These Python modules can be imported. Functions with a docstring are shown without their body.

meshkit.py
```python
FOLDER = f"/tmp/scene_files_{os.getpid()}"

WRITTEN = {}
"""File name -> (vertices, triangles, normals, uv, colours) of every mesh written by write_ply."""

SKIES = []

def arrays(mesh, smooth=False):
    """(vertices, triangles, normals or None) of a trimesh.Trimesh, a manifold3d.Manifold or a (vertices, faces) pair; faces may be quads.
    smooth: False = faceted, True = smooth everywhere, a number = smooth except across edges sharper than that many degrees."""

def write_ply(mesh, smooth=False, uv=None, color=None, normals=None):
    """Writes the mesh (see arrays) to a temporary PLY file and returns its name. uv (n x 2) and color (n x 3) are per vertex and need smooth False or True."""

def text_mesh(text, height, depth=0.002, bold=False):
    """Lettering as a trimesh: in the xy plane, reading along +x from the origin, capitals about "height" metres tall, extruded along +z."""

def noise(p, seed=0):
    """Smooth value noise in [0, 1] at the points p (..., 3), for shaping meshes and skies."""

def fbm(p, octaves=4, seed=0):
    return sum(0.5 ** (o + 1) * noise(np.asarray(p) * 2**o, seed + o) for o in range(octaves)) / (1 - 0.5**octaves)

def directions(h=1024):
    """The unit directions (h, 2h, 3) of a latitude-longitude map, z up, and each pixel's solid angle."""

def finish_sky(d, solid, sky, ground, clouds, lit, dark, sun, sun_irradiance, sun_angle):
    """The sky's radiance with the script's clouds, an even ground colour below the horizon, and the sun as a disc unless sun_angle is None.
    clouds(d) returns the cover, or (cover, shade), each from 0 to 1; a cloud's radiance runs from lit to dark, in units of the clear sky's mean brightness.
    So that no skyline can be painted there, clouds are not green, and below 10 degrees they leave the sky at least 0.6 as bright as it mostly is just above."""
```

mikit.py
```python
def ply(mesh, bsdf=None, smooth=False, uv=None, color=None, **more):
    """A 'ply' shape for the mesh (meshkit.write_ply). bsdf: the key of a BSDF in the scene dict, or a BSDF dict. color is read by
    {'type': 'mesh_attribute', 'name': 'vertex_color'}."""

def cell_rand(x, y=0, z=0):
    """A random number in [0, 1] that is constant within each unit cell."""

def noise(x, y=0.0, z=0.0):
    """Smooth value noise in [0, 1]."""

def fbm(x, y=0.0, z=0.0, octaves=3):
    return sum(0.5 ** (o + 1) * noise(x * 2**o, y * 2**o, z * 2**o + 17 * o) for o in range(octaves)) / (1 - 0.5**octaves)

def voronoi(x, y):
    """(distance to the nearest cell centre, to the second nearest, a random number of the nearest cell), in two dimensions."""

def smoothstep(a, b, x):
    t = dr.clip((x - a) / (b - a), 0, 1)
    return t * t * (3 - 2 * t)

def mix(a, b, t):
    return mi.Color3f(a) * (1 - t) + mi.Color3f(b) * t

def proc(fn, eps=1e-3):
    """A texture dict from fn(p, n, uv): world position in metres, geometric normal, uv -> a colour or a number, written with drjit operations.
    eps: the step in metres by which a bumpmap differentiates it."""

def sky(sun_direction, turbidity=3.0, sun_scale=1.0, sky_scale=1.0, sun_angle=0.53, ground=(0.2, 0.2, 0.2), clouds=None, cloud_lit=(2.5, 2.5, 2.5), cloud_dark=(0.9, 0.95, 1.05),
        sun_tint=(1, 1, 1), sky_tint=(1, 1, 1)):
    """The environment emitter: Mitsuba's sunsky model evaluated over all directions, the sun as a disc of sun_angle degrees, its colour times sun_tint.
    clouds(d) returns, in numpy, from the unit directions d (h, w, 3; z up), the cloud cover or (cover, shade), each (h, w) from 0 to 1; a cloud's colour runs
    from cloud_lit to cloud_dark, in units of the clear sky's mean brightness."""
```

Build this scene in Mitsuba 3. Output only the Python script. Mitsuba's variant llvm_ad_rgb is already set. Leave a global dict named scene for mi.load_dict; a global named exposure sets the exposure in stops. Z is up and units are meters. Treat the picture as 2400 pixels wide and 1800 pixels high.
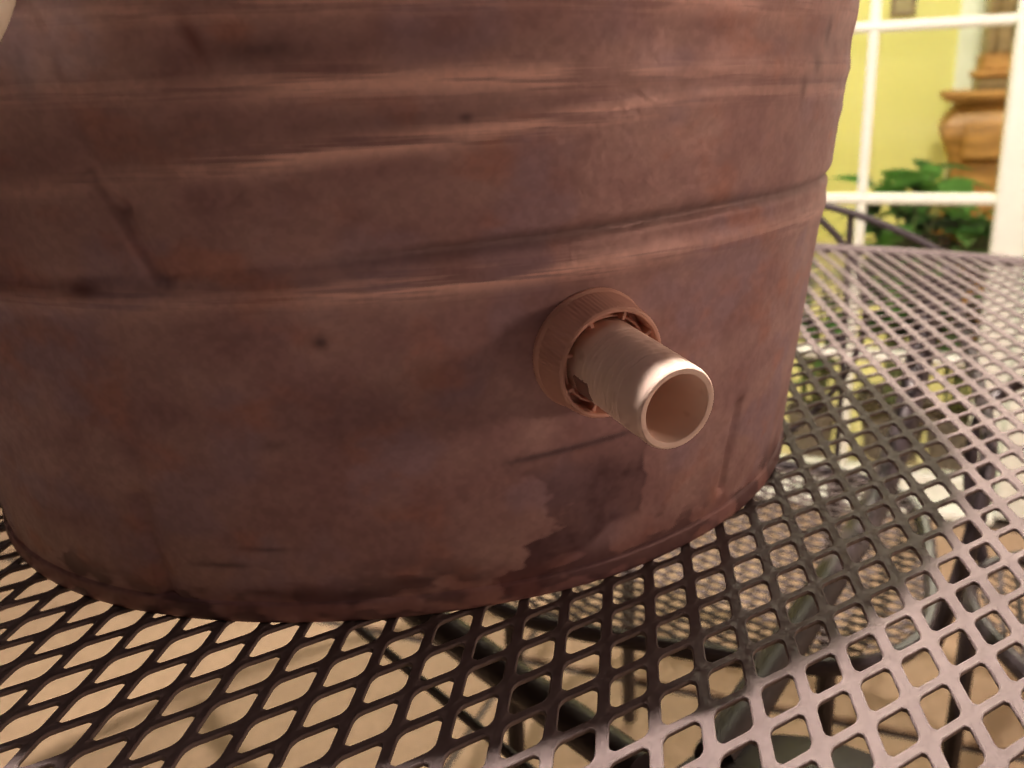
import math, random
import numpy as np, trimesh, mitsuba as mi, drjit as dr
import mikit, meshkit
from mikit import proc, noise, fbm, voronoi, smoothstep, mix, cell_rand
from shapely.geometry import Polygon

# ------------------------------------------------------------------ units, camera, lamps, exposure
# S metres = one side of a rhombic hole of the table's expanded metal; ZT = height of the table top
S, ZT = 0.02, 0.74
FLOOR = -ZT / S
def W(v): return np.asarray(v, float) * S + np.array([0, 0, ZT])
T = mi.ScalarTransform4f
scene, labels = {}, {}
CAM = np.array([0, 0, 9.057])
CR = np.array([[0.99925242, -0.03866019, 0.0], [-0.01161628, -0.30024682, 0.95379081], [-0.03687373, -0.95307777, -0.30047145]])
eye = W(CAM); fwd = CR @ [0, 0, 1]; upv = CR @ [0, -1, 0]
scene['camera'] = {'type': 'thinlens', 'fov': 57.55, 'fov_axis': 'x', 'aperture_radius': 0.0012, 'focus_distance': 0.30,
                   'near_clip': 0.01, 'far_clip': 60.0,
                   'to_world': T().look_at(origin=eye.tolist(), target=(eye + fwd).tolist(), up=upv.tolist())}
exposure = 0.0
LAMP = np.array([-3.4, 25.2, 60.0])                  # bare bulb of the pendant over the table
LAMP_L = [6400, 5250, 4600]
ROOM_L = [170, 160, 122]
FILL_L = [60, 39, 29]                                  # added fill lamp, out of view right of the table                                   # ceiling globe inside the house
rng = np.random.default_rng(7)

# ------------------------------------------------------------------ helpers
def numbered(key):
    if key not in scene and key not in labels: return key
    i = 1
    while f'{key}_{i:03d}' in scene or f'{key}_{i:03d}' in labels: i += 1
    return f'{key}_{i:03d}'
def obj(name, mesh, m, parent=None, smooth=30, **lab):
    key = numbered((parent + '__' if parent else '') + name)
    scene[key] = mikit.ply(mesh, m, smooth=smooth)
    if lab: labels[key] = lab
    return key
def thing(name, label, category, group=None):
    key = numbered(name); labels[key] = {'label': label, 'category': category}
    if group: labels[key]['group'] = group
    return key
def struct(name, mesh, m, smooth=False):
    return obj(name, mesh, m, None, smooth, kind='structure')
def tri(v, f): return trimesh.Trimesh(np.asarray(v, float), np.asarray(f, int), process=False)
def cat(ms): return trimesh.util.concatenate(ms)
def wm(mesh):                                            # u units -> metres
    mesh = mesh.copy(); mesh.vertices = W(mesh.vertices); return mesh
def tube(points, r, n=12, closed=False, caps=True):
    p = np.asarray(points, float); k = len(p)
    r = np.broadcast_to(np.asarray(r, float), (k,))
    t = (np.roll(p, -1, 0) - np.roll(p, 1, 0)) if closed else np.gradient(p, axis=0)
    t /= np.linalg.norm(t, axis=1, keepdims=True) + 1e-12
    a = np.zeros_like(p); ref = np.array([0, 0, 1.0]) if abs(t[0, 2]) < 0.9 else np.array([1.0, 0, 0])
    a[0] = np.cross(t[0], ref); a[0] /= np.linalg.norm(a[0])
    for i in range(1, k):
        v = a[i - 1] - t[i] * (a[i - 1] @ t[i]); a[i] = v / np.linalg.norm(v)
    b = np.cross(t, a); ang = np.arange(n) * 2 * math.pi / n
    v = p[:, None] + r[:, None, None] * (np.cos(ang)[None, :, None] * a[:, None] + np.sin(ang)[None, :, None] * b[:, None])
    f = []
    for i in range(k if closed else k - 1):
        j = (i + 1) % k
        for s in range(n):
            s2 = (s + 1) % n
            f += [[i * n + s, j * n + s, j * n + s2], [i * n + s, j * n + s2, i * n + s2]]
    v = v.reshape(-1, 3).tolist()
    if caps and not closed:
        for i, o in ((0, 1), (k - 1, -1)):
            v.append(p[i].tolist()); c = len(v) - 1
            for s in range(n):
                q = [i * n + s, i * n + (s + 1) % n, c]
                f.append(q if o == 1 else q[::-1])
    m = tri(v, f)
    trimesh.repair.fix_normals(m)
    return m
def bez(p0, p1, p2, p3, n=14):
    t = np.linspace(0, 1, n)[:, None]
    p0, p1, p2, p3 = map(np.asarray, (p0, p1, p2, p3))
    return (1 - t) ** 3 * p0 + 3 * (1 - t) ** 2 * t * p1 + 3 * (1 - t) * t * t * p2 + t ** 3 * p3
def grid_faces(nu, nv, wrap=False):
    i, j = np.meshgrid(np.arange(nu - 1), np.arange(nv if wrap else nv - 1), indexing='ij')
    j2 = (j + 1) % nv
    a, b, c, d = i * nv + j, i * nv + j2, (i + 1) * nv + j2, (i + 1) * nv + j
    return np.vstack([np.stack([a, b, c], -1).reshape(-1, 3), np.stack([a, c, d], -1).reshape(-1, 3)])
def lathe(profile, n=64, axis_o=(0, 0, 0), axis=(0, 0, 1)):
    """profile: (radius, height) along the axis, outside to the left of travel."""
    pr = np.asarray(profile, float); ang = np.arange(n) * 2 * math.pi / n
    ax = np.asarray(axis, float) / np.linalg.norm(axis)
    e1 = np.cross(ax, [0.31, 0.2, 0.9] if abs(ax[2]) < 0.9 else [1.0, 0, 0]); e1 /= np.linalg.norm(e1); e2 = np.cross(ax, e1)
    rad = np.cos(ang)[:, None] * e1 + np.sin(ang)[:, None] * e2
    v = np.asarray(axis_o, float) + pr[:, None, 1:2] * ax + pr[:, None, 0:1] * rad[None]
    m = tri(v.reshape(-1, 3), grid_faces(len(pr), n, True)[:, ::-1])
    return m
def rbox(lo, hi, r=0.1):
    """box with chamfered edges (convex hull)"""
    lo, hi = np.asarray(lo, float), np.asarray(hi, float); v = []
    for k in range(8):
        c = np.array([(lo, hi)[(k >> a) & 1][a] for a in range(3)]); s = np.array([1 - 2 * ((k >> a) & 1) for a in range(3)])
        for a in range(3):
            o = s * r; o[a] = 0; v.append(c + o)
    return trimesh.convex.convex_hull(np.array(v))
def frame_xf(mesh, o, ex, ey, ez=(0, 0, 1)):
    mesh = mesh.copy(); v = mesh.vertices
    mesh.vertices = np.asarray(o, float) + v[:, :1] * np.asarray(ex) + v[:, 1:2] * np.asarray(ey) + v[:, 2:] * np.asarray(ez)
    return mesh

# ------------------------------------------------------------------ materials
def bsdf(key, **k):
    scene[key] = {'type': 'twosided', 'bsdf': {'type': 'principled', **k}}
def rgb(*c): return {'type': 'rgb', 'value': list(c)}
CX, CY = -3.46, 25.63                                  # axis of the tub (u)

def tub_color(p, n, uv):
    x, y, z = p.x / S - CX, p.y / S - CY, (p.z - ZT) / S
    th = dr.atan2(y, x); a = th * 11.2
    big = fbm(a * .35 + 5, z * .45, 1.3, 4); mid = fbm(a * 1.4, z * 1.7, 7.1, 4); fine = fbm(a * 5, z * 6, 3.3, 3)
    c = mix((.295, .175, .180), (.415, .275, .262), smoothstep(.3, .7, big * .6 + mid * .4))
    c = mix(c, mi.Color3f(.315, .225, .27), .6 * smoothstep(.50, .72, fbm(a * .8 + 31, z * .9, 2.0, 3)))      # bluish zinc bloom
    c = mix(c, mi.Color3f(.385, .185, .145), .7 * smoothstep(.52, .74, fbm(a * .9 + 11, z * 1.2, 4.4, 4)))       # rust bloom
    c = c * (.90 + .20 * fine)
    thc = dr.clip(th, -2.0, -.9)
    streak = fbm(a * .55, z * 9, 1.0, 3)
    def wear(z0, w, t0, t1, k):
        along = smoothstep(t0, t0 + .16, th) * (1 - smoothstep(t1 - .25, t1, th))
        return k * dr.exp(-dr.square((z - z0) / w)) * smoothstep(.25, .6, streak) * (.3 + .7 * along)
    wr = dr.maximum(dr.maximum(wear(9.24, .20, -1.66, -1.0, 1.0), wear(8.36 + 1.0 * (thc + 1.42), .17, -1.72, -1.0, 1.0)),
                    wear(6.22 + .2 * (thc + 1.3), .20, -1.62, -.95, .9))
    wr = dr.maximum(wr, wear(10.3, .2, -1.8, -.6, .5))
    c = mix(c, mi.Color3f(.78, .52, .46), dr.minimum(wr, 1))
    # shade in the groove and valleys between the ribs, painted darker
    rib_shade = .14 * dr.exp(-dr.square((z - 8.8 - .5 * (thc + 1.4)) / .22)) + .85 * (.06 + .94 * smoothstep(-1.58, -1.36, th)) * dr.exp(-dr.square((z - 6.76 - .5 * (thc + 1.35)) / .12)) + .12 * dr.exp(-dr.square((z - 9.75) / .2))
    c = mix(c, mi.Color3f(.13, .095, .10), dr.minimum(rib_shade, 1) * (.45 + .5 * mid))
    # dark patch under the spout: straight right edge, ragged left edge
    ragged = th + .07 * (fbm(z * 2.2, a * 1.2, 6.0, 4) - .5) * 2
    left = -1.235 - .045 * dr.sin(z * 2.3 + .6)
    box = smoothstep(left - .012, left + .012, ragged) * (1 - smoothstep(-1.012, -1.0, th + .012 * (noise(z * 6, 2.0) - .5)))
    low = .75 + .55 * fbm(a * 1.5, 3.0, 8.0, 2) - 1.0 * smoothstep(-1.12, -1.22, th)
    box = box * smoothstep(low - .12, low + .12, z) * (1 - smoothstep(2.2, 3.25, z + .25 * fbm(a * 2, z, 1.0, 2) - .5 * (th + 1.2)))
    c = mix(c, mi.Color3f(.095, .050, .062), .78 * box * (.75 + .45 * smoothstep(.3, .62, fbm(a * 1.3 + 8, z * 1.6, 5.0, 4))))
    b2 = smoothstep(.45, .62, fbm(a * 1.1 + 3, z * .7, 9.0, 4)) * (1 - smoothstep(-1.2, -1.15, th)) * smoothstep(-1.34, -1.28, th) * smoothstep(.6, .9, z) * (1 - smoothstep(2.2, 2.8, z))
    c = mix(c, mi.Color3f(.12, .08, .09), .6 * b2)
    def spot(t0, z0, wt, wz, k, col, c, tilt=0.0):
        dd = dr.square((th - t0 + tilt * (z - z0)) / wt) + dr.square((z - z0 + .1 * (mid - .5)) / wz)
        return mix(c, mi.Color3f(*col), k * dr.exp(-dd))
    dk = (.07, .045, .06)
    c = spot(-1.53, 5.39, .011, .13, .75, dk, c); c = spot(-1.864, 6.28, .03, .14, .8, (.12, .045, .05), c)
    c = spot(-1.319, 8.70, .010, .07, .7, dk, c); c = spot(-1.636, 9.9, .010, .30, .7, (.15, .045, .04), c, .03)
    c = spot(-1.56, 9.72, .05, .16, .5, dk, c); c = spot(-1.674, .62, .03, .08, .7, dk, c); c = spot(-1.659, 1.56, .04, .05, .5, dk, c)
    c = spot(-1.736, 1.22, .045, .06, .6, dk, c); c = spot(-1.62, .55, .05, .14, .8, dk, c); c = spot(-1.52, .55, .04, .12, .8, dk, c)
    c = spot(-1.42, .75, .03, .08, .5, dk, c); c = spot(-1.62, 3.6, .03, .10, .3, dk, c); c = spot(-1.87, 9.5, .02, .5, .4, (.1, .08, .12), c)
    c = spot(-.62, 9.9, .012, .2, .6, dk, c); c = spot(-.66, 9.3, .02, .2, .5, dk, c); c = spot(-.70, 8.9, .012, .25, .5, dk, c)
    scr = dr.exp(-dr.square((z - 2.93 - .55 * (th + 1.2)) / .07)) * smoothstep(-1.3, -1.22, th) * (1 - smoothstep(-1.08, -1.0, th))
    c = mix(c, mi.Color3f(*dk), .7 * scr)
    grit = fbm(a * 9 + 2.3 * mid, z * 9 + 3.1 * big, 3.0, 3)
    c = c * (.95 + .10 * smoothstep(.3, .7, grit))
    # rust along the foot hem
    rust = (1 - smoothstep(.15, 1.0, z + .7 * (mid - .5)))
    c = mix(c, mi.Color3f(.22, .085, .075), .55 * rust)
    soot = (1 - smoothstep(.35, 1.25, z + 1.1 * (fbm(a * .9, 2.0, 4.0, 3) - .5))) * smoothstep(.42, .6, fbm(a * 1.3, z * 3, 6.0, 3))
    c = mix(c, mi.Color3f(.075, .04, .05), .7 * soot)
    return c
def tub_rough(p, n, uv):
    x, y, z = p.x / S - CX, p.y / S - CY, (p.z - ZT) / S
    return .42 + .22 * fbm(dr.atan2(y, x) * 15, z * 1.6, 2.0, 3)
def tub_bump(p, n, uv):
    x, y, z = p.x / S - CX, p.y / S - CY, (p.z - ZT) / S
    a = dr.atan2(y, x) * 11.2
    return .5 * fbm(a * 2.2, z * 2.6, .5, 4) + .12 * fbm(a * 12, z * 12, 1.5, 2)
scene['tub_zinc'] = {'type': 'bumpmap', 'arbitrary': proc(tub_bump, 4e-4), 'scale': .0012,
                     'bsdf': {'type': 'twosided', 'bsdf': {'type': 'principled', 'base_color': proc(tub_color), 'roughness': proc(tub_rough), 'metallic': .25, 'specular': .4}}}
bsdf('zinc_inside', base_color=rgb(.36, .33, .31), roughness=.45, metallic=.5)
bsdf('handle_zinc', base_color=rgb(.86, .83, .70), roughness=.3, metallic=.15)

def mesh_color(p, n, uv):
    f = fbm(p.x * 260, p.y * 260, p.z * 260, 3); g = fbm(p.x * 30, p.y * 30, 2.0, 3)
    return mix((.102, .082, .081), (.145, .120, .117), smoothstep(.2, .8, .6 * g + .4 * f))
scene['table_paint'] = {'type': 'bumpmap', 'arbitrary': proc(lambda p, n, uv: fbm(p.x * 420, p.y * 420, p.z * 420, 3), 3e-4), 'scale': .0009,
                        'bsdf': {'type': 'twosided', 'bsdf': {'type': 'principled', 'base_color': proc(mesh_color), 'roughness': .6, 'specular': .22}}}
bsdf('frame_paint', base_color=rgb(.034, .026, .030), roughness=.45, specular=.5)

def plastic_tan(p, n, uv): return mix((.56, .325, .255), (.64, .39, .31), fbm(p.x * 90, p.y * 90, p.z * 90, 3))
bsdf('mark_brown', base_color=rgb(.24, .14, .12), roughness=.5)
bsdf('nut_plastic', base_color=proc(plastic_tan), roughness=.45, specular=.5)
def pipe_col(p, n, uv):
    f = fbm(p.x * 60, p.y * 60, p.z * 200, 4)
    c = mix((.76, .60, .515), (.84, .70, .61), f)
    return mix(c, mi.Color3f(.45, .30, .23), .45 * smoothstep(.58, .75, fbm(p.x * 130 + 9, p.y * 130, p.z * 130, 3)))
bsdf('pipe_plastic', base_color=proc(pipe_col), roughness=.38, specular=.5)

def patio_col(p, n, uv):
    g = fbm(p.x * 1.3, p.y * 1.3, 1.0, 4); f = fbm(p.x * 40, p.y * 40, 2.0, 4)
    c = mix((.365, .268, .172), (.445, .335, .222), .6 * g + .4 * f)
    return c * (.93 + .14 * fbm(p.x * 190, p.y * 190, 3.0, 2))
bsdf('patio_concrete', base_color=proc(patio_col), roughness=.8, specular=.3)
bsdf('patio_joint', base_color=rgb(.12, .10, .08), roughness=.9)
bsdf('white_paint', base_color=rgb(.82, .88, .79), roughness=.4, specular=.5)
def siding_col(p, n, uv): return mi.Color3f(.74, .72, .66) * (.93 + .12 * fbm(p.x * 8, p.y * 8, p.z * 30, 3))
bsdf('siding', base_color=proc(siding_col), roughness=.6)
def yellow_col(p, n, uv): return mix((.74, .72, .29), (.78, .76, .33), fbm(p.x * 3, p.y * 3, p.z * 3, 4)) * (.97 + .06 * noise(p.x * 160, p.y * 160, p.z * 160))
bsdf('yellow_wall', base_color=proc(yellow_col), roughness=.85, specular=.2)
bsdf('ceiling_white', base_color=rgb(.8, .79, .74), roughness=.9, specular=.2)
bsdf('bounce_boards', base_color=rgb(.095, .08, .085), roughness=.8)  # dark surface of the added overhead bounce ceiling
def rfloor_col(p, n, uv): return mix((.44, .40, .20), (.54, .48, .26), fbm(p.x * 3, p.y * 22, 1.0, 4))
bsdf('room_boards', base_color=proc(rfloor_col), roughness=.35)
def wood_fn(lo, hi):
    def fn(p, n, uv):
        w = fbm(p.x * 6 + .8 * fbm(p.x * 3, p.y * 3, p.z * 2, 2), p.y * 6, p.z * 34, 4)
        return mix(lo, hi, smoothstep(.25, .75, w))
    return fn
bsdf('chest_wood', base_color=proc(wood_fn((.25, .115, .030), (.42, .215, .070))), roughness=.5, specular=.5)
bsdf('dark_wood', base_color=proc(wood_fn((.13, .085, .040), (.22, .145, .070))), roughness=.35)
bsdf('brass', base_color=rgb(.55, .45, .25), roughness=.35, metallic=.8)
bsdf('canvas', base_color=proc(lambda p, n, uv: mix((.20, .16, .10), (.42, .36, .22), fbm(p.x * 9, p.y * 9, p.z * 9, 4))), roughness=.7)
scene['pane_glass'] = {'type': 'thindielectric', 'int_ior': 1.5}
def leaf_bsdf(key, lo, hi, tr):
    def fn(p, n, uv): return mix(lo, hi, fbm(p.x * 45, p.y * 45, p.z * 45, 3))
    scene[key] = {'type': 'principledthin', 'base_color': proc(fn), 'roughness': .4, 'diff_trans': tr, 'spec_trans': 0.0}
leaf_bsdf('leaf_dark', (.020, .065, .020), (.05, .13, .035), .5)
leaf_bsdf('leaf_mid', (.06, .17, .035), (.12, .28, .07), .7)
leaf_bsdf('leaf_amber', (.42, .20, .03), (.55, .30, .06), .5)
bsdf('stem_green', base_color=rgb(.10, .14, .05), roughness=.6)
bsdf('dark_glaze', base_color=proc(lambda p, n, uv: mix((.10, .085, .075), (.16, .14, .12), fbm(p.x * 30, p.y * 30, p.z * 60, 3))), roughness=.8)
bsdf('soil', base_color=rgb(.05, .035, .025), roughness=.95)
bsdf('black_plastic', base_color=rgb(.03, .03, .03), roughness=.5)

# ------------------------------------------------------------------ setting: patio, house front, room behind the glass door
g = trimesh.creation.box(extents=[900, 900, 6]); g.apply_translation([0, -250, FLOOR - 3.5])
DN = np.array([.378, .926, 0]); DD = np.array([.926, -.378, 0])
P0 = np.array([42.6, 94.9, 0])                        # a point of the door plane (outer faces)
def dw(mesh): return wm(frame_xf(mesh, P0, DD, DN))       # door frame: x along the wall, y into the house, z up (u)
pf = struct('patio_floor', wm(g), 'patio_joint')
for i in range(-6, 6):
    for j in range(-6, 3):
        x0, y0 = -30 + 60 * i, -40.4 + 60 * j
        y1 = min(y0 + 59.4, -2.8)
        if y0 > -5: continue
        obj('slab', dw(rbox([x0 + .3, y0 + .3, FLOOR - .45], [x0 + 59.7, y1, FLOOR + rng.uniform(-.05, .05)], .2)), 'patio_concrete', pf, False)

struct('bounce_ceiling', dw(trimesh.creation.box(bounds=[[-240, -260, 94], [190, -.2, 97]])), 'bounce_boards')  # unseen ceiling added to bounce lamp light down from above
DL, DRt = -42.6, 6.3                                    # clear width of the glazed unit
ZTOP = 66.0
hw = thing('house_wall', 'cream painted house wall to the right of the glass door', 'wall')
for k in range(16):                                     # lap siding right of the door
    z0 = FLOOR + .5 + k * 7.0
    b = tri([[16.2, 0, z0], [140, 0, z0], [140, 0.55, z0 + 7.2], [16.2, .55, z0 + 7.2], [16.2, 3, z0], [140, 3, z0], [140, 3, z0 + 7.2], [16.2, 3, z0 + 7.2]],
            [[0, 1, 2], [0, 2, 3], [0, 4, 5], [0, 5, 1], [3, 2, 6], [3, 6, 7], [4, 7, 6], [4, 6, 5], [0, 3, 7], [0, 7, 4], [1, 5, 6], [1, 6, 2]])
    obj('siding_board', dw(b), 'siding', hw, False)
for k in range(16):
    z0 = FLOOR + .5 + k * 7.0
    b = tri([[-200, 0, z0], [-58.2, 0, z0], [-58.2, 0.55, z0 + 7.2], [-200, .55, z0 + 7.2], [-200, 3, z0], [-58.2, 3, z0], [-58.2, 3, z0 + 7.2], [-200, 3, z0 + 7.2]],
            [[0, 1, 2], [0, 2, 3], [0, 4, 5], [0, 5, 1], [3, 2, 6], [3, 6, 7], [4, 7, 6], [4, 6, 5], [0, 3, 7], [0, 7, 4], [1, 5, 6], [1, 6, 2]])
    obj('siding_board', dw(b), 'siding', hw, False)
obj('header', dw(rbox([-200, .2, ZTOP + 9], [140, 3, ZTOP + 22], .1)), 'siding', hw, False)

fd = thing('glass_door', 'white framed multi pane glass door looking into a yellow room', 'glass door')
def dbox(name, lo, hi, r=.25, m='white_paint'): return obj(name, dw(rbox(lo, hi, r)), m, fd, False)
dbox('stile', [DRt, -.4, FLOOR + 1.2], [9.4, 2.2, ZTOP]); dbox('jamb', [9.5, -1.3, FLOOR + .4], [16, 3.4, ZTOP + 5])
dbox('stile', [DL - 2.4, -.4, FLOOR + 1.2], [DL, 2.2, ZTOP]); dbox('jamb', [DL - 8.6, -1.3, FLOOR + .4], [DL - 2.5, 3.4, ZTOP + 5])
dbox('rail', [DL, -.35, FLOOR + 1.2], [DRt, 2.15, FLOOR + 4.2]); dbox('rail', [DL, -.35, ZTOP - 5], [DRt, 2.15, ZTOP])
dbox('head_jamb', [DL - 2.4, -1.25, ZTOP + .1], [9.4, 3.3, ZTOP + 5]); dbox('threshold', [DL - 2.4, -2.6, FLOOR + .02], [9.4, 3.0, FLOOR + 1.1])
VX = [-6.2 - 12.17 * k for k in range(3)]
HZ = [-3.07 + 16.73 * k for k in range(-1, 4)]
for x in VX: dbox('muntin', [x - .5, -.15, FLOOR + 4.2], [x + .5, 1.9, ZTOP - 5], .3)
for z in HZ: dbox('muntin', [DL, -.32, z - .5], [DRt, 2.07, z + .5], .3)
xs = [DL] + VX[::-1] + [DRt]; zs = [FLOOR + 4.2] + HZ + [ZTOP - 5]
for i in range(4):
    for j in range(len(zs) - 1):
        q = tri([[xs[i], .85, zs[j]], [xs[i + 1], .85, zs[j]], [xs[i + 1], .85, zs[j + 1]], [xs[i], .85, zs[j + 1]]], [[0, 1, 2], [0, 2, 3]])
        obj('pane', dw(q), 'pane_glass', fd, False)

RD = 193.0                                              # depth of the room behind the door plane
def slab(name, lo, hi, m): return struct(name, dw(trimesh.creation.box(bounds=[lo, hi])), m)
slab('room_floor', [-200, 3.2, FLOOR - 1.5], [150, RD + 6, FLOOR + .8], 'room_boards')
slab('room_wall', [-200, RD, FLOOR + .8], [150, RD + 6, 95], 'yellow_wall')
slab('room_wall', [-206, 3.2, FLOOR - 1], [-200, RD + 6, 95], 'yellow_wall')
slab('room_wall', [150, 3.2, FLOOR - 1], [156, RD + 6, 95], 'yellow_wall')
slab('room_ceiling', [-206, 3.2, 95], [156, RD + 6, 98], 'ceiling_white')
slab('room_wall', [-200, 3.3, ZTOP + 5.2], [150, 5, 95], 'ceiling_white')

# ------------------------------------------------------------------ lamps
pl = thing('pendant_lamp', 'bare bulb hanging on a cord above the table', 'lamp')
ball = trimesh.creation.icosphere(subdivisions=3, radius=1.45); ball.apply_translation(LAMP)
k = obj('bulb', wm(ball), 'ceiling_white', pl, True); scene[k]['emitter'] = {'type': 'area', 'radiance': rgb(*LAMP_L)}
obj('socket', wm(lathe([[.02, 4.4], [.6, 4.3], [.75, 3.8], [.75, 1.6], [.6, 1.3], [.02, 1.3]][::-1], 24, LAMP)), 'black_plastic', pl)
obj('cord', wm(tube([LAMP + [0, 0, 4.2], LAMP + [0, 0, 33.9]], .15, 8)), 'black_plastic', pl)
rl = thing('ceiling_lamp', 'round glass globe on the ceiling of the yellow room', 'lamp')
gc = P0 + DD * 10 + DN * 95 + np.array([0, 0, 84])
ball = trimesh.creation.icosphere(subdivisions=3, radius=7); ball.apply_translation(gc)
k = obj('globe', wm(ball), 'ceiling_white', rl, True); scene[k]['emitter'] = {'type': 'area', 'radiance': rgb(*ROOM_L)}
obj('mount', wm(lathe([[.02, 6.5], [3.2, 6.5], [3.2, 10.9], [.02, 10.9]], 32, gc)), 'white_paint', rl)

sk = thing('fill_lamp', 'added unseen fill lamp, a standing globe to the right of the table', 'lamp')
sc = np.array([112.0, -14.0, 14.0])  # fill light added out of view to brighten the tub front and right side
ball = trimesh.creation.icosphere(subdivisions=3, radius=8); ball.apply_translation(sc)
k = obj('globe', wm(ball), 'ceiling_white', sk, True); scene[k]['emitter'] = {'type': 'area', 'radiance': rgb(*FILL_L)}
obj('pole', wm(tube([sc + [0, 0, -8.2], [sc[0], sc[1], FLOOR + 1.4]], .6, 14)), 'black_plastic', sk)
obj('base', wm(lathe([[.02, .02], [7, .02], [7, .8], [1.2, 1.5], [.02, 1.5]], 40, [sc[0], sc[1], FLOOR])), 'black_plastic', sk, 40)

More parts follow.
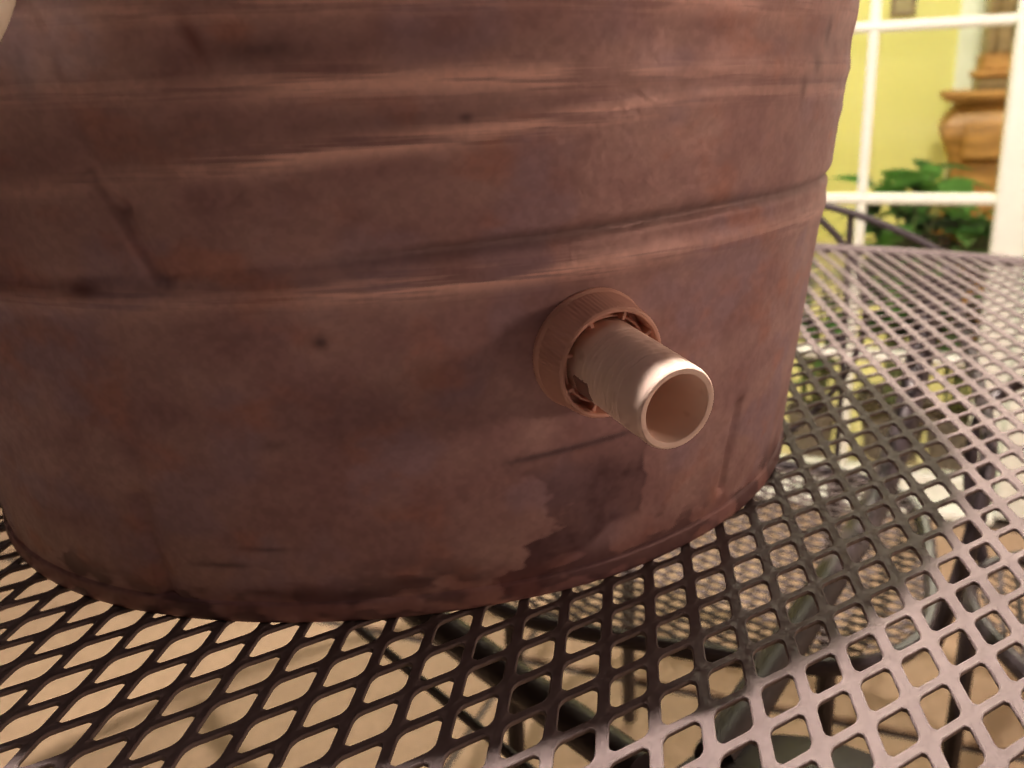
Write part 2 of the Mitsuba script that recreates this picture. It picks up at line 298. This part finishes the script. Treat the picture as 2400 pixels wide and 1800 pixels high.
# ------------------------------------------------------------------ expanded metal
UV_ = np.array([.849, .528]); VV = np.array([-.129, -.992]); OV = np.array([5.653, 13.294])
def cell_mesh(U, V, inset=.100, round_=.055, t=.085, bev=.022, n=36, tilt=.20):
    """one rhombic cell of expanded metal: a rounded hole in a sheet, edges eased; centred on the hole; top at z = 0"""
    out = [-.5 * U - .5 * V, .5 * U - .5 * V, .5 * U + .5 * V, -.5 * U + .5 * V]
    po = Polygon(out)
    ld, sd = (U - V) / np.linalg.norm(U - V), (U + V) / np.linalg.norm(U + V)
    inn = po.buffer(-inset, join_style=2); q = np.array(inn.exterior.coords)
    hl, hs_ = np.abs(q @ ld).max(), np.abs(q @ sd).max()
    aa = np.linspace(0, 2 * math.pi, 81)[:-1]
    lens = Polygon(np.outer(np.cos(aa) * hl * 1.10, ld) + np.outer(np.sin(aa) * hs_ * .86, sd))
    hole = inn.intersection(lens).buffer(-round_).buffer(round_, quad_segs=6)
    big = hole.buffer(bev, quad_segs=6)
    def ring(g):
        L = g.exterior.length
        p = np.array([g.exterior.interpolate(L * i / 400).coords[0] for i in range(400)])
        a = np.unwrap(np.arctan2(p[:, 1], p[:, 0])); s = np.sign(a[-1] - a[0]); p = p if s > 0 else p[::-1]
        a = np.arctan2(p[:, 1], p[:, 0]); o = np.argsort(a)
        return a[o], p[o]
    # sample the hole evenly in arc length, the bigger rings along the same directions
    L = hole.exterior.length
    hp = np.array([hole.exterior.interpolate(L * i / n).coords[0] for i in range(n)])
    if hole.exterior.is_ccw is False: hp = hp[::-1]
    # outward normals
    tn = np.roll(hp, -1, 0) - np.roll(hp, 1, 0); nr = np.stack([tn[:, 1], -tn[:, 0]], 1); nr /= np.linalg.norm(nr, axis=1, keepdims=True)
    rings = [(hp + nr * bev, 0.0), (hp + nr * bev * .3, -bev * .3), (hp, -bev), (hp, -t + bev), (hp + nr * bev * .3, -t + bev * .3), (hp + nr * bev, -t)]
    v = np.vstack([np.column_stack([r, np.full(n, z)]) for r, z in rings])
    f = []
    for k in range(len(rings) - 1):
        for i in range(n):
            j = (i + 1) % n
            f += [[k * n + i, k * n + j, (k + 1) * n + j], [k * n + i, (k + 1) * n + j, (k + 1) * n + i]]
    f = np.array(f)[:, ::-1]
    top = Polygon(out, [rings[0][0]])
    tv, tf = trimesh.creation.triangulate_polygon(top, engine='earcut')
    tv = np.asarray(tv)
    a, b, c = tv[tf[:, 0]], tv[tf[:, 1]], tv[tf[:, 2]]
    flip = ((b - a)[:, 0] * (c - a)[:, 1] - (b - a)[:, 1] * (c - a)[:, 0]) < 0
    tf = np.where(flip[:, None], tf[:, ::-1], tf)
    m = len(v)
    V_ = np.vstack([v, np.column_stack([tv, np.zeros(len(tv))]), np.column_stack([tv, np.full(len(tv), -t)])])
    F_ = np.vstack([f, tf + m, tf[:, ::-1] + m + len(tv)])
    # each strand leans like a louvre across the short way of the mesh, as expanded metal does
    hw_ = np.linalg.norm(U + V) / 2; hl_ = np.linalg.norm(U - V) / 2
    s_, l_ = V_[:, :2] @ sd, V_[:, :2] @ ld
    d_ = np.maximum(hw_ * (1 - np.abs(l_) / hl_) - np.abs(s_), 0)
    V_[:, 2] -= tilt * d_ * np.tanh(s_ / .05)
    return tri(V_, F_)
def tile(cell, U, V, O, keep, zfun=None, rs=None):
    v, f = np.array(cell.vertices), np.array(cell.faces); P = []
    for i in range(-90, 91):
        for j in range(-90, 91):
            c = O + i * U + j * V
            if keep(c): P.append(c)
    P = np.array(P); vs = v[None] + np.column_stack([P, np.zeros(len(P))])[:, None]
    if rs is not None: vs[:, :, 2] += 0
    fs = f[None] + (np.arange(len(P)) * len(v))[:, None, None]
    vs = vs.reshape(-1, 3)
    if zfun is not None: vs[:, 2] += zfun(vs[:, 0], vs[:, 1])
    return vs, fs.reshape(-1, 3)

TC = np.array([1.31, 23.52]); TR = 33.0
cell = cell_mesh(UV_, VV)
wob = lambda x, y: .02 * (meshkit.fbm(np.stack([x * .25, y * .25, 0 * x], -1), 2) - .5)
vs, fs = tile(cell, UV_, VV, OV, lambda c: np.hypot(*(c - TC)) < TR - .35, wob)
tb = thing('patio_table', 'round bronze patio table with an expanded metal mesh top', 'table')
mesh_top = tri(W(vs), fs)
cn = mesh_top
scene[tb + '__mesh_top'] = mikit.ply(mesh_top, 'table_paint', smooth=40)
ang = np.linspace(0, 2 * math.pi, 241)[:-1]
prof = []
rr, zz = .42, .28
for a in np.linspace(0, 2 * math.pi, 17)[:-1]: prof.append([TR + .15 + rr * math.cos(a), -.10 + zz * math.sin(a)])
prof.append(prof[0])
obj('rim', wm(lathe(prof, 240, [TC[0], TC[1], 0])), 'table_paint', tb, 60)
hub = np.array([7.6, 20.2, -10.4])
obj('pedestal_head', wm(lathe([[.02, -1.6], [1.6, -1.6], [4.1, -.9], [4.4, -.5], [4.3, -.1], [3.4, .5], [1.8, .85], [.02, .95]], 48, hub)), 'frame_paint', tb, 40)
arms = [((2.6, 23.35), (-.612, .791), 33), ((6.2, 23.8), (.557, .83), 28), ((10.4, 16.9), (.612, -.791), 24), ((5.2, 16.7), (-.557, -.83), 21)]
for (x, y), (dx, dy), L in arms:
    a0 = np.array([x, y, -10.0]); d = np.array([dx, dy, 0])
    p = np.vstack([np.linspace(a0 - d * 1.2, a0 + d * L * .55, 8), bez(a0 + d * L * .55, a0 + d * L * .8, a0 + d * L * .97 + [0, 0, 4], a0 + d * L + [0, 0, 9.2])[1:]])
    obj('support_arm', wm(tube(p, .66, 12)), 'frame_paint', tb)
a0 = np.array([2.6, 23.35, -10.0]); d = np.array([-.612, .791, 0]); sd = np.array([-.791, -.612, 0])
obj('brace_rod', wm(tube([a0 + d * -1 + sd * 2.4, a0 + d * 16 + sd * 2.4, a0 + d * 17.5 + sd * .3], .17, 8)), 'frame_paint', tb)
obj('brace_rod', wm(tube([a0 + d * -1 + sd * 2.4, a0 + d * -1.6 - sd * .5], .17, 8)), 'frame_paint', tb)
obj('pedestal_post', wm(tube([hub + [0, 0, -1.5], hub + [0, 0, FLOOR + 12]], 1.5, 24)), 'frame_paint', tb)
foot_c = np.array([hub[0], hub[1], FLOOR])
obj('pedestal_base', wm(lathe([[.02, .02], [11.8, .02], [12, .5], [11.4, 1.1], [6, 1.9], [2.4, 3.2], [1.7, 4.5], [.02, 4.5]], 64, foot_c)), 'frame_paint', tb, 40)

# ------------------------------------------------------------------ patio chairs pushed in under the table
def chair(o, ang, label, first=False):
    """o: seat centre on the ground plan (u), ang: heading of local +y (towards the back)"""
    ey = np.array([math.cos(ang), math.sin(ang), 0]); ex = np.array([ey[1], -ey[0], 0]); O3 = np.array([o[0], o[1], 0])
    def X(m): return wm(frame_xf(m, O3, ex, ey))
    c = thing('patio_chair', label, 'chair', 'patio chairs pushed in under the table')
    zs = -14.3
    th = np.linspace(0, 2 * math.pi, 61)[:-1]
    sx = np.sign(np.cos(th)) * np.abs(np.cos(th)) ** .55 * 11.4; sy = np.sign(np.sin(th)) * np.abs(np.sin(th)) ** .55 * 11
    ring = np.column_stack([sx, sy, np.full(60, zs)])
    obj('seat_frame', X(tube(ring, .42, 10, closed=True)), 'frame_paint', c)
    u2, v2 = np.array([.74, .42]), np.array([.74, -.42])
    cm = cell_mesh(u2, v2, .10, .08, .07, .02, 14)
    vs, fs = tile(cm, u2, v2, np.array([0., 0.]), lambda q: abs(q[0] / 11.2) ** 3.6 + abs(q[1] / 10.8) ** 3.6 < 1,
                  lambda x, y: zs + .1 + .9 * ((x / 11.4) ** 2 + (y / 11) ** 2 - 1) * .8)
    key = c + '__seat_mesh'; scene[key] = mikit.ply(X(tri(vs, fs)), 'table_paint', smooth=40)
    lat = np.linspace(-11.4, 11.4, 33)
    rail = np.column_stack([lat, 11.2 - .01 * lat ** 2, 2.6 - .0234 * lat ** 2])
    obj('top_rail', X(tube(rail, .21, 10)), 'frame_paint', c)
    for s in (-1, 1):
        arm = np.vstack([bez([11.4 * s, 9.9, -.5], [12.4 * s, 7, -4.6], [12.8 * s, 1, -5.0], [12.6 * s, -5, -5.3]),
                         bez([12.6 * s, -5, -5.3], [12.5 * s, -8, -5.6], [12.2 * s, -9.2, -8], [11.2 * s, -7.5, zs])[1:]])
        obj('arm', X(tube(arm, .34, 10)), 'frame_paint', c)
        obj('leg', X(tube(bez([7 * s, -10.4, zs], [7 * s, -10.6, -22], [7.1 * s, -10.6, -30], [7.4 * s, -11.6, FLOOR + .45]), .42, 10)), 'frame_paint', c)
        obj('leg', X(tube(bez([6.6 * s, 10.4, zs], [6.6 * s, 10.6, -22], [6.7 * s, 11, -30], [6.9 * s, 12.2, FLOOR + .5]), .48, 10)), 'frame_paint', c)
        obj('back_post', X(tube(bez([6.5 * s, 10.6, zs], [6.5 * s, 11.6, -9], [6.4 * s, 11.4, -4], [6.3 * s, 10.9, 1.55]), .17, 8)), 'frame_paint', c)
        obj('back_scroll', X(tube(bez([1.2 * s, 10.8, zs + .3], [9.5 * s, 11.4, -8], [9.0 * s, 11.3, -1.5], [3.4 * s, 11.1, 2.2]), .2, 8)), 'frame_paint', c)
    obj('back_scroll', X(tube(bez([-6.4, 11.2, -6], [-2, 11.4, -3.2], [2, 11.4, -3.2], [6.4, 11.2, -6]), .2, 8)), 'frame_paint', c)
    return c
chair([9.9, 45.6], math.atan2(.93, .36), 'dark metal patio chair whose curved top rail shows over the far table rim')
chair([31.5, 31.0], math.radians(4), 'dark metal patio chair under the right side of the mesh table')

# ------------------------------------------------------------------ the tub
def squash(th):
    d = (th - math.radians(192) + math.pi) % (2 * math.pi) - math.pi
    return 1 - .095 * np.exp(-(d / math.radians(36)) ** 2)
def smooth_(a, b, x):
    t = np.clip((x - a) / (b - a), 0, 1); return t * t * (3 - 2 * t)
def gauss(x, s): return np.exp(-(x / s) ** 2)
def tub_r(th, z):
    """outer radius of the wall (u)"""
    thc = np.clip(th, -2.0, -.9)
    r = 10.80 + .108 * z
    r += .05 * (.15 + .85 / (1 + np.exp(-(th + 1.47) / .05))) / (1 + np.exp(-(z - 6.75) / .06)) 
    gm = .08 + .92 / (1 + np.exp(-(th + 1.47) / .05))
    r -= .11 * gm * gauss(z - 6.74 - .5 * (thc + 1.35), .13)
    r += .06 * gauss(z - 6.2 - .2 * (thc + 1.3), .25)
    r += .02 * gauss(z - 8.36 - 1.0 * (thc + 1.42), .24) + (.03 * gauss(z - 8.4, .2) + .03 * gauss(z - 9.24, .22)) * smooth_(-.9, -.5, th)
    r += .025 * gauss(z - 9.24, .25) + .025 * gauss(z - 10.35, .25)
    r -= .012 * gauss(z - 8.8 - .5 * (thc + 1.42), .2) + .012 * gauss(z - 9.8, .2)
    # creases and dents
    def crease(t0, z0, t1, z1, d, w):
        k = np.clip(((th - t0) * (t1 - t0) * 125 + (z - z0) * (z1 - z0)) / ((t1 - t0) ** 2 * 125 + (z1 - z0) ** 2), 0, 1)
        dist = np.hypot((th - t0 - k * (t1 - t0)) * 11.2, z - z0 - k * (z1 - z0))
        return -d * gauss(dist, w)
    r += crease(-1.845, 10.6, -1.812, 8.2, .06, .16) + crease(-1.81, 8.15, -1.774, 7.57, .10, .14) + crease(-1.774, 7.57, -1.74, 6.5, .11, .14)
    r += crease(-1.862, 2.5, -1.85, .5, .12, .17)
    r += crease(-.752, 2.75, -.772, .9, .12, .14)
    q = np.stack([np.cos(th) * 2.2, np.sin(th) * 2.2, z * .16], -1)
    r += .16 * (meshkit.fbm(q, 3, 5) - .5)
    r *= squash(th)
    return r
HT = 11.25
fr = np.concatenate([np.linspace(-2.4, -.1, 560), np.linspace(-.1, 2 * math.pi - 2.4, 200)[1:-1]])
zr = np.concatenate([np.linspace(.42, HT, 300)])
TH, Z = np.meshgrid(fr, zr)
def wrap(t): return (t + math.pi) % (2 * math.pi) - math.pi
Rr = tub_r(wrap(TH), Z)
tubk = thing('galvanized_tub', 'rusty ribbed galvanized wash tub with a plastic drain spout, standing on the mesh table', 'wash tub')
ov = np.stack([CX + Rr * np.cos(TH), CY + Rr * np.sin(TH), Z], -1).reshape(-1, 3)
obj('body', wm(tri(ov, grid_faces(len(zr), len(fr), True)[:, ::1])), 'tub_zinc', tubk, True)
# foot hem: a folded strip round the base
hz = [(-.12, .03), (.0, .0), (.055, .03), (.075, .10), (.075, .34), (.05, .40), (0.0, .44), (-.06, .46)]
hp = np.array([[tub_r(wrap(fr), np.full_like(fr, .25)) + a, np.full_like(fr, b) + 0.008] for a, b in hz])
hv = np.stack([CX + hp[:, 0] * np.cos(fr), CY + hp[:, 0] * np.sin(fr), hp[:, 1]], -1).reshape(-1, 3)
obj('foot_hem', wm(tri(hv, grid_faces(len(hz), len(fr), True))), 'tub_zinc', tubk, 50)
# inside wall, bottom and rolled rim
zi = np.linspace(.35, HT, 20); THi, Zi = np.meshgrid(fr[::4], zi); Ri = tub_r(wrap(THi), Zi) - .32
iv = np.stack([CX + Ri * np.cos(THi), CY + Ri * np.sin(THi), Zi], -1).reshape(-1, 3)
obj('inner_wall', wm(tri(iv, grid_faces(len(zi), len(fr[::4]), True)[:, ::-1])), 'zinc_inside', tubk, True)
n4 = len(fr[::4]); rb = tub_r(wrap(fr[::4]), np.full(n4, .3)) - .05
bv = np.vstack([np.column_stack([CX + rb * np.cos(fr[::4]), CY + rb * np.sin(fr[::4]), np.full(n4, .3)]), [[CX, CY, .3]]])
obj('bottom', wm(tri(bv, [[i, (i + 1) % n4, n4] for i in range(n4)])), 'zinc_inside', tubk, False)
rt = tub_r(wrap(fr[::3]), np.full(len(fr[::3]), HT)) - .1
obj('rolled_rim', wm(tube(np.column_stack([CX + rt * np.cos(fr[::3]), CY + rt * np.sin(fr[::3]), np.full(len(rt), HT)]), .27, 12, closed=True)), 'handle_zinc', tubk, True)

# drop handle on the left: plate and ring
def on_tub(th, z, out=0.0):
    r = float(tub_r(np.array([wrap(th)]), np.array([z]))[0]) + out
    return np.array([CX + r * math.cos(th), CY + r * math.sin(th), z])
ht = -1.905
hd = np.array([math.cos(ht), math.sin(ht), 0]); hs = np.array([-hd[1], hd[0], 0])
pts = []
for a in np.linspace(-.25, math.pi + .25, 30):
    pts.append(on_tub(ht, 10.9, .72) + hs * 1.75 * np.sign(math.cos(a)) * abs(math.cos(a)) ** .45 + np.array([0, 0, -1.25 * math.sin(a)]) + hd * (.45 * math.sin(a) + .55))
obj('drop_handle', wm(tube(pts, .30, 14)), 'handle_zinc', tubk, True)
for s in (-1, 1):
    c0 = on_tub(ht, 10.95, .25) + hs * 1.75 * s
    obj('handle_lug', wm(frame_xf(rbox([-.45, -.25, -.3], [.45, .45, .3], .12), c0, hs, hd)), 'handle_zinc', tubk)

# drain spout: ribbed nut and pipe
PH, PZ, TILT = -1.128, 4.77, -.135
ra = np.array([math.cos(PH), math.sin(PH), 0]); ax = np.array([ra[0], ra[1], TILT]); ax /= np.linalg.norm(ax)
base = on_tub(PH, PZ, -.03)
e1 = np.cross(ax, [0, 0, 1]); e1 /= np.linalg.norm(e1); e2 = np.cross(e1, ax)
NR = .97
def radial(profile, n, mod=None):
    pr = np.asarray(profile, float); a = np.arange(n) * 2 * math.pi / n
    rad = np.cos(a)[:, None] * e1 + np.sin(a)[:, None] * e2
    rmod = np.ones((len(pr), n)) if mod is None else mod(a)
    v = base + pr[:, None, 1:2] * ax + (pr[:, 0:1] * rmod)[:, :, None] * rad[None]
    return tri(v.reshape(-1, 3), grid_faces(len(pr), n, True)[:, ::-1])
kn = np.array([0, 0, 1, 1, 1, .6, 0, 0, 0, 0, 0])[:, None]
shell = [[1.10, -.1], [1.10, .05], [1.055, .10], [1.03, .40], [1.0, .66], [.985, .71], [.955, .735], [.915, .735], [.90, .715], [.895, .30], [.6, .30]]
nutk = obj('drain_nut', wm(radial(shell, 720, lambda a: 1 + kn * .010 * (np.abs((a * 90 / (2 * math.pi)) % 1 - .5) * 2 - .5)[None])), 'nut_plastic', tubk, 25)
obj('nut_collar', wm(radial([[.86, .31], [.81, .315], [.80, .50], [.785, .52], [.755, .52], [.745, .50], [.74, .32], [.68, .31]], 96)), 'nut_plastic', nutk, 30)
for k in range(8):
    a = k * math.pi / 4 + .28; rd = math.cos(a) * e1 + math.sin(a) * e2; td = np.cross(ax, rd)
    m = frame_xf(rbox([.74, -.035, .30], [.91, .035, .64], .012), base, rd, td, ax)
    obj('nut_web', wm(m), 'nut_plastic', nutk, False)
pipe = [[.70, .30], [.70, .86]] + [q for k in range(9) for q in ([.70, .92 + .13 * k], [.686, .935 + .13 * k], [.686, .955 + .13 * k], [.70, .97 + .13 * k])] + [[.698, 2.1], [.692, 2.50], [.675, 2.56], [.65, 2.585], [.60, 2.59], [.565, 2.575], [.55, 2.54], [.545, 2.3], [.545, .2], [.01, .2]]
obj('drain_pipe', wm(radial(pipe, 128)), 'pipe_plastic', tubk, 35)
ld_ = .93 * e1 - .37 * e2
m = frame_xf(rbox([.60, -.17, .66], [.712, .17, 1.12], .02), base, ld_, np.cross(ax, ld_), ax)
obj('pipe_mark', wm(m), 'mark_brown', tubk, label='small dark rectangular mark on the pipe beside the nut')

# ------------------------------------------------------------------ in the room: chest with hutch, picture, door casing, plants
CO = np.array([108.2, 234.6, 0]); 
def chw(mesh): return wm(frame_xf(mesh, CO, DD, DN))
zf = FLOOR + .8
ck = thing('bombe_chest', 'carved brown chest of drawers with swelling sides against the yellow wall', 'chest')
zz = np.array([zf + 3, zf + 6, -26, -21, -16, -12, -9, -5.5, -3, -.5, 1.6, 2.6])
of = np.array([1.0, .2, .3, .9, 1.2, .7, -.4, -2.0, -1.9, -.3, 1.3, 1.2])
sec = []
W_, D_ = 62.0, 24.0
for z, o in zip(np.interp(np.linspace(0, 1, 40), np.linspace(0, 1, len(zz)), zz), np.interp(np.linspace(0, 1, 40), np.linspace(0, 1, len(zz)), of)):
    x0, x1, y0 = 1.2 + o, W_ - 1.2 - o, 1.5 + o
    sec.append([[x0 + 1, y0 + .2, z], [(x0 + x1) / 2, y0 - 1.2, z], [x1 - 1, y0 + .2, z], [x1, y0 + 1.2, z], [x1, D_, z], [x0, D_, z], [x0, y0 + 1.2, z]])
sec = np.array(sec)[:, ::-1]
body = tri(sec.reshape(-1, 3), grid_faces(40, 7, True)[:, ::-1])
obj('carcass', chw(body), 'chest_wood', ck, 40)
obj('top', chw(rbox([-1.2, -1.4, 3.0], [W_ + 1.2, D_ + .5, 4.8], .4)), 'chest_wood', ck, False)
obj('top_moulding', chw(rbox([-.2, -.4, 2.2], [W_ + .2, D_, 2.98], .2)), 'chest_wood', ck, False)
for j, (a, b) in enumerate([(-32, -22), (-21, -12), (-11, -2.2)]):
    for s in (0, 1):
        x0 = 4 + s * 27.5
        obj('drawer', chw(rbox([x0, -2.6 if j == 2 else 0.2, a], [x0 + 26.5, 4, b], .5)), 'chest_wood', ck, False)
        obj('drawer_pull', chw(tube(bez([x0 + 9, -3.2 if j == 2 else -.4, (a + b) / 2 + .6], [x0 + 10, -4.6 if j == 2 else -1.8, (a + b) / 2 - 1.4], [x0 + 16, -4.6 if j == 2 else -1.8, (a + b) / 2 - 1.4], [x0 + 17, -3.2 if j == 2 else -.4, (a + b) / 2 + .6]), .35, 8)), 'brass', ck)
for x in (2, W_ - 5):
    for y in (2, D_ - 4): obj('foot', chw(rbox([x, y, zf + .02], [x + 3, y + 3, zf + 3.0], .4)), 'chest_wood', ck, False)
hk = thing('hutch', 'tall dark wood display hutch standing on the carved chest', 'hutch')
def hb(name, lo, hi, m, r=.3): return obj(name, chw(rbox(lo, hi, r)), m, hk, False)
hb('base', [6.2, 3, 4.85], [W_ - 6.2, D_ - .5, 7.6], 'dark_wood'); hb('base_moulding', [5.4, 2.2, 7.7], [W_ - 5.4, D_ - .5, 9.4], 'chest_wood', .5)
hb('base_panel', [6.8, 3.6, 9.45], [W_ - 6.8, D_ - .5, 13.2], 'chest_wood', .4)
hb('back_panel', [7.4, D_ - 2.2, 13.25], [W_ - 7.4, D_ - .6, 60], 'dark_wood')
hb('side_panel', [7.4, 4.4, 13.25], [9.4, D_ - 2.3, 60], 'dark_wood'); hb('side_panel', [W_ - 9.4, 4.4, 13.25], [W_ - 7.4, D_ - 2.3, 60], 'dark_wood')
for k in range(3): hb('shelf', [9.5, 5, 24 + 12 * k], [W_ - 9.5, D_ - 2.3, 24.8 + 12 * k], 'dark_wood', .1)
for s in (0, 1):
    x0 = 9.5 + s * 21.6
    for q in ([x0, 3.9, 13.3, x0 + 3, 5, 60], [x0 + 18.3, 3.9, 13.3, x0 + 21.3, 5, 60], [x0 + 3.05, 3.9, 13.3, x0 + 18.25, 5, 16.5], [x0 + 3.05, 3.9, 57, x0 + 18.25, 5, 60]):
        hb('door_rail', q[:3], q[3:], 'dark_wood', .2)
hb('cornice', [5, 2.5, 60.1], [W_ - 5, D_, 64], 'dark_wood', .6)

pk = thing('picture', 'dark framed picture on the yellow wall', 'picture')
def wallx(p): return (np.array(p) - P0[:2]) @ DD[:2]
xl, xr_ = wallx([104.3, 265.2]), wallx([110.3, 262.8])
obj('frame', dw(cat([rbox([xl, RD - 1.2, 24.5], [xr_, RD - .1, 25.6], .15), rbox([xl, RD - 1.2, 36.5], [xr_, RD - .1, 37.6], .15), rbox([xl, RD - 1.2, 25.6], [xl + 1, RD - .1, 36.5], .15), rbox([xr_ - 1, RD - 1.2, 25.6], [xr_, RD - .1, 36.5], .15)])), 'dark_wood', pk, False)
obj('print', dw(trimesh.creation.box(bounds=[[xl + .9, RD - .6, 25.5], [xr_ - .9, RD - .15, 36.6]])), 'canvas', pk, False)
xa, xb = wallx([120.6, 258.4]), wallx([125.4, 256.9])
cas = thing('door_casing', 'white door casing on the yellow wall beside the hutch', 'door casing')
obj('side_casing', dw(rbox([xa, RD - 1.0, FLOOR + .85], [xb, RD - .05, 70], .3)), 'white_paint', cas, False)
obj('side_casing', dw(rbox([xa + 46, RD - 1.0, FLOOR + .85], [xb + 46, RD - .05, 70], .3)), 'white_paint', cas, False)
obj('head_casing', dw(rbox([xa, RD - 1.0, 70.1], [xb + 46, RD - .05, 75], .3)), 'white_paint', cas, False)
obj('door_panel', dw(rbox([xb + .1, RD - .5, FLOOR + .85], [xa + 45.9, RD - .05, 70], .1)), 'white_paint', cas, False)

def leaf(L, Wd, curl, fold=.25, n=7):
    s = np.linspace(0, 1, n); w = Wd * np.sin(math.pi * np.clip(s * .97 + .03, 0, 1)) ** .8 * (1 - .25 * s)
    x = L * s; z = -curl * L * s ** 2
    v = np.vstack([np.column_stack([x, -w, z + fold * w]), np.column_stack([x, 0 * w, z]), np.column_stack([x, w, z + fold * w])])
    f = []
    for r in range(2):
        for i in range(n - 1):
            a = r * n + i; f += [[a, a + 1, a + n + 1], [a, a + n + 1, a + n]]
    return tri(v, f)
def orient(m, p, yaw, pitch, roll):
    M = trimesh.transformations.euler_matrix(roll, -pitch, yaw, 'sxyz'); m = m.copy(); m.apply_transform(M); m.apply_translation(p); return m
def plant(label, pos, pot_r, pot_h, nstem, spread, height, Lr, Wr, mats, seed, z_base, leaves_per=7, low=.15):
    r = np.random.default_rng(seed); k = thing('potted_plant', label, 'plant')
    p = np.array([pos[0], pos[1], z_base])
    prof = [[.02, .02], [pot_r * .72, .02], [pot_r * .98, pot_h * .86], [pot_r * 1.06, pot_h * .87], [pot_r * 1.08, pot_h], [pot_r * .95, pot_h], [pot_r * .92, pot_h * .9]]
    pot = obj('pot', wm(lathe(prof, 32, p)), 'dark_glaze', k, 40)
    obj('soil', wm(lathe([[pot_r * .93, pot_h * .9], [.02, pot_h * .93]], 24, p)), 'soil', pot)
    for s in range(nstem):
        a = r.uniform(0, 2 * math.pi); sp = spread * r.uniform(.2, 1); h = height * r.uniform(.55, 1)
        top = p + np.array([sp * math.cos(a), sp * math.sin(a), pot_h * .9 + h])
        b0 = p + np.array([.4 * pot_r * math.cos(a), .4 * pot_r * math.sin(a), pot_h * .9])
        st = bez(b0, b0 + [0, 0, h * .5], top - [sp * .3 * math.cos(a), sp * .3 * math.sin(a), h * .1], top, 9)
        obj('stem', wm(tube(st, np.linspace(.22, .1, 9), 6)), 'stem_green', k)
        for q in range(leaves_per):
            t = low + (1 - low) * (q + r.uniform(0, .6)) / leaves_per; t = min(t, 1.0)
            c = st[min(8, int(t * 8))]; L = r.uniform(*Lr); yaw = a + r.normal(0, 1.1) + (q % 2) * math.pi * .6
            m = orient(leaf(L, L * r.uniform(*Wr), r.uniform(.15, .6)), c, yaw, r.uniform(-.1, .75), r.normal(0, .35))
            obj('leaf', wm(m), mats[int(r.integers(len(mats)))], k, True)
    return k
zr0 = FLOOR + .8
PA = P0 + DD * -1.0 + DN * 14
plant('dark green broad leaved plant behind the lower door panes, tallest of the three', PA[:2], 4.2, 8, 20, 7.5, 29.5, (3.8, 6.2), (.24, .34), ['leaf_dark', 'leaf_mid', 'leaf_mid'], 3, zr0, 14, .4)
PB = P0 + DD * 6.0 + DN * 11
kB = plant('bright green plant with amber leaves by the right door stile', PB[:2], 3.6, 7, 20, 8.5, 25, (3.6, 6), (.24, .36), ['leaf_mid', 'leaf_mid', 'leaf_mid', 'leaf_dark', 'leaf_dark', 'leaf_mid', 'leaf_amber'], 11, zr0, 14, .4)
PC = P0 + DD * -10.5 + DN * 12
plant('small low green plant behind the glass door, nearest the tub', PC[:2], 3.0, 6, 12, 5, 21, (3, 4.6), (.22, .3), ['leaf_dark', 'leaf_mid'], 23, zr0, 6, .3)
